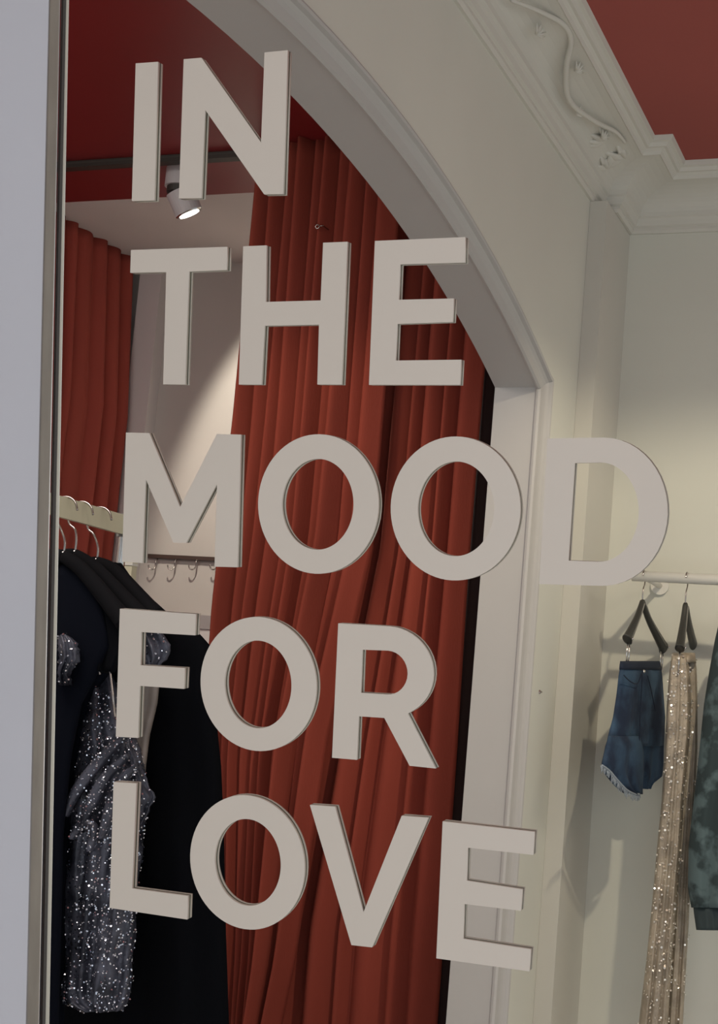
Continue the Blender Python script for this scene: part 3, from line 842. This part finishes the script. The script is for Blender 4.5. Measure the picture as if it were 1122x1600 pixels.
g.sweep(smooth_path([P_(1012, 1056), P_(1018, 1080), P_(1024, 1110)], 5), 0.0014, 6)
g.make('seam', M['denim_dark'], t, True)
Geo().ball(P_(1006, 1049), 0.005, (1, 1, 1)).make('button', M['chrome'], t, True)
g = Geo(); rnd = random.Random(3); P2 = onv(A0 + nA_ * 0.034, nA)
hem = smooth_path([P2(941, 1196), P2(952, 1204), P2(964, 1218), P2(978, 1233), P2(990, 1240), P2(999, 1241)], 8)
g.sweep(hem, 0.003, 6)
for p in hem:
    for _ in range(3):
        q = p + dA * rnd.uniform(-0.012, 0.012)
        g.sweep([q, q + dA * rnd.uniform(-0.008, 0.008) + Vector((0, 0, -rnd.uniform(0.006, 0.02)))], 0.0008, 4)
P3 = onv(A0 + nA_ * 0.01, nA); h2 = smooth_path([P3(1012, 1226), P3(1020, 1218), P3(1031, 1213)], 6)
fr = g.make('frayed_hem', M['fray'], t, True); fr['label'] = 'pale frayed thread edge'

nB_ = nB if nB.dot(EYE - B0) > 0 else -nB
nT = Vector((0.25, -0.97, 0)).normalized()
BT = Vector((B0.x, RY - 0.02, B0.z))
t = thing('sequined_trousers', atP(1070, 1030, BT, nT), 'long beige sequined trousers hanging between the shorts and the green sweatshirt', 'trousers')
pb = onv(BT, nT)
l1 = garment('leg', [(1024, 1050, 1074), (1050, 1046, 1078), (1100, 1042, 1080), (1150, 1040, 1078), (1250, 1034, 1068), (1330, 1026, 1064), (1400, 1020, 1058), (1500, 1010, 1050), (1600, 998, 1044), (1700, 988, 1040)], onv(BT + nT * 0.03, nT), nT, 0.055, M['beige_cloth'], t, 0.005, 5, 51, n=60)
l2 = garment('leg', [(1022, 1068, 1086), (1050, 1066, 1089), (1100, 1066, 1090), (1170, 1062, 1090), (1250, 1058, 1086), (1350, 1052, 1080), (1450, 1046, 1076), (1550, 1040, 1070), (1700, 1030, 1062)], onv(BT - nT * 0.02, nT), nT, 0.05, M['beige_cloth'], t, 0.005, 4, 53, n=60)
garment('waistband', [(1020, 1051, 1086), (1036, 1049, 1088)], onv(BT, nT), nT, 0.07, M['beige_cloth'], t, 0.002, 3, 51, n=4)
sequins('sequins', l1, 800, 0.0029, M['gold_sequin'], t, 61, (0.3, -0.9, 0), 0.5)
sequins('sequins', l2, 220, 0.0025, M['gold_sequin'], t, 62, (0.3, -0.9, 0), 0.5)

# green tie-dye sweatshirt
YW = 4.12
hc = atY(1160, 940, RY)
h = thing('coat_hanger', (hc.x, RY, hc.z), 'charcoal hanger inside the green sweatshirt, just past the right edge', 'hanger')
nk = Vector((hc.x, RY, hc.z))
wire = [nk, nk + Vector((0, 0, 0.03)), Vector((nk.x, RY + 0.0165, zr - 0.02))] + [Vector((nk.x, RY + 0.0165 * math.cos(-0.2 + k * (math.pi + 0.2) / 7), zr + 0.0165 * math.sin(-0.2 + k * (math.pi + 0.2) / 7))) for k in range(8)]
Geo().sweep(smooth_path(wire, 4), 0.0019, 8).make('hook', M['wire'], h, True)
Geo().sweep(smooth_path([nk + Vector((-0.005, -0.16, -0.075)), nk + Vector((0, -0.06, -0.02)), nk, nk + Vector((0, 0.06, -0.02)), nk + Vector((0.005, 0.15, -0.075))], 6), 0.009, 10).make('arm', M['hanger_grey'], h, True)
t = thing('tie_dye_sweatshirt', (hc.x, RY, hc.z - 0.5), 'dark green tie-dye sweatshirt with ribbed cuff at the right edge', 'sweatshirt')
garment('body', [(955, 1140, 1180), (985, 1126, 1200), (1040, 1112, 1215), (1120, 1104, 1222), (1250, 1100, 1225), (1380, 1098, 1225), (1425, 1100, 1222)], on(YW + 0.10), VN, 0.10, M['tiedye'], t, 0.006, 4, 71, n=40)
garment('sleeve', [(962, 1126, 1165), (1000, 1117, 1172), (1050, 1108, 1178), (1100, 1100, 1182), (1180, 1092, 1180), (1260, 1083, 1176), (1320, 1076, 1174), (1390, 1075, 1168), (1418, 1080, 1164)], on(YW - 0.01), VN, 0.09, M['tiedye'], t, 0.006, 4, 73, n=44)
garment('cuff', [(1414, 1083, 1160), (1425, 1084, 1158), (1453, 1088, 1154)], on(YW - 0.01), VN, 0.07, M['rib'], t, 0.002, 14, 75, n=8, half=40)

# small screw on the arch wall beside the jamb
c = atX(842.6, 1081, XF)
g = Geo(); g.sweep([c + Vector((-0.001, 0, 0)), c + Vector((0.004, 0, 0))], [0.006, 0.0045], 16); g.sweep([c + Vector((0.0041, 0, 0)), c + Vector((0.008, 0, 0))], 0.0022, 10)
tag(g.make('wall_screw', M['wire'], None, False), 'small grey screw on the cream wall between the arch jamb and pilaster', 'screw')
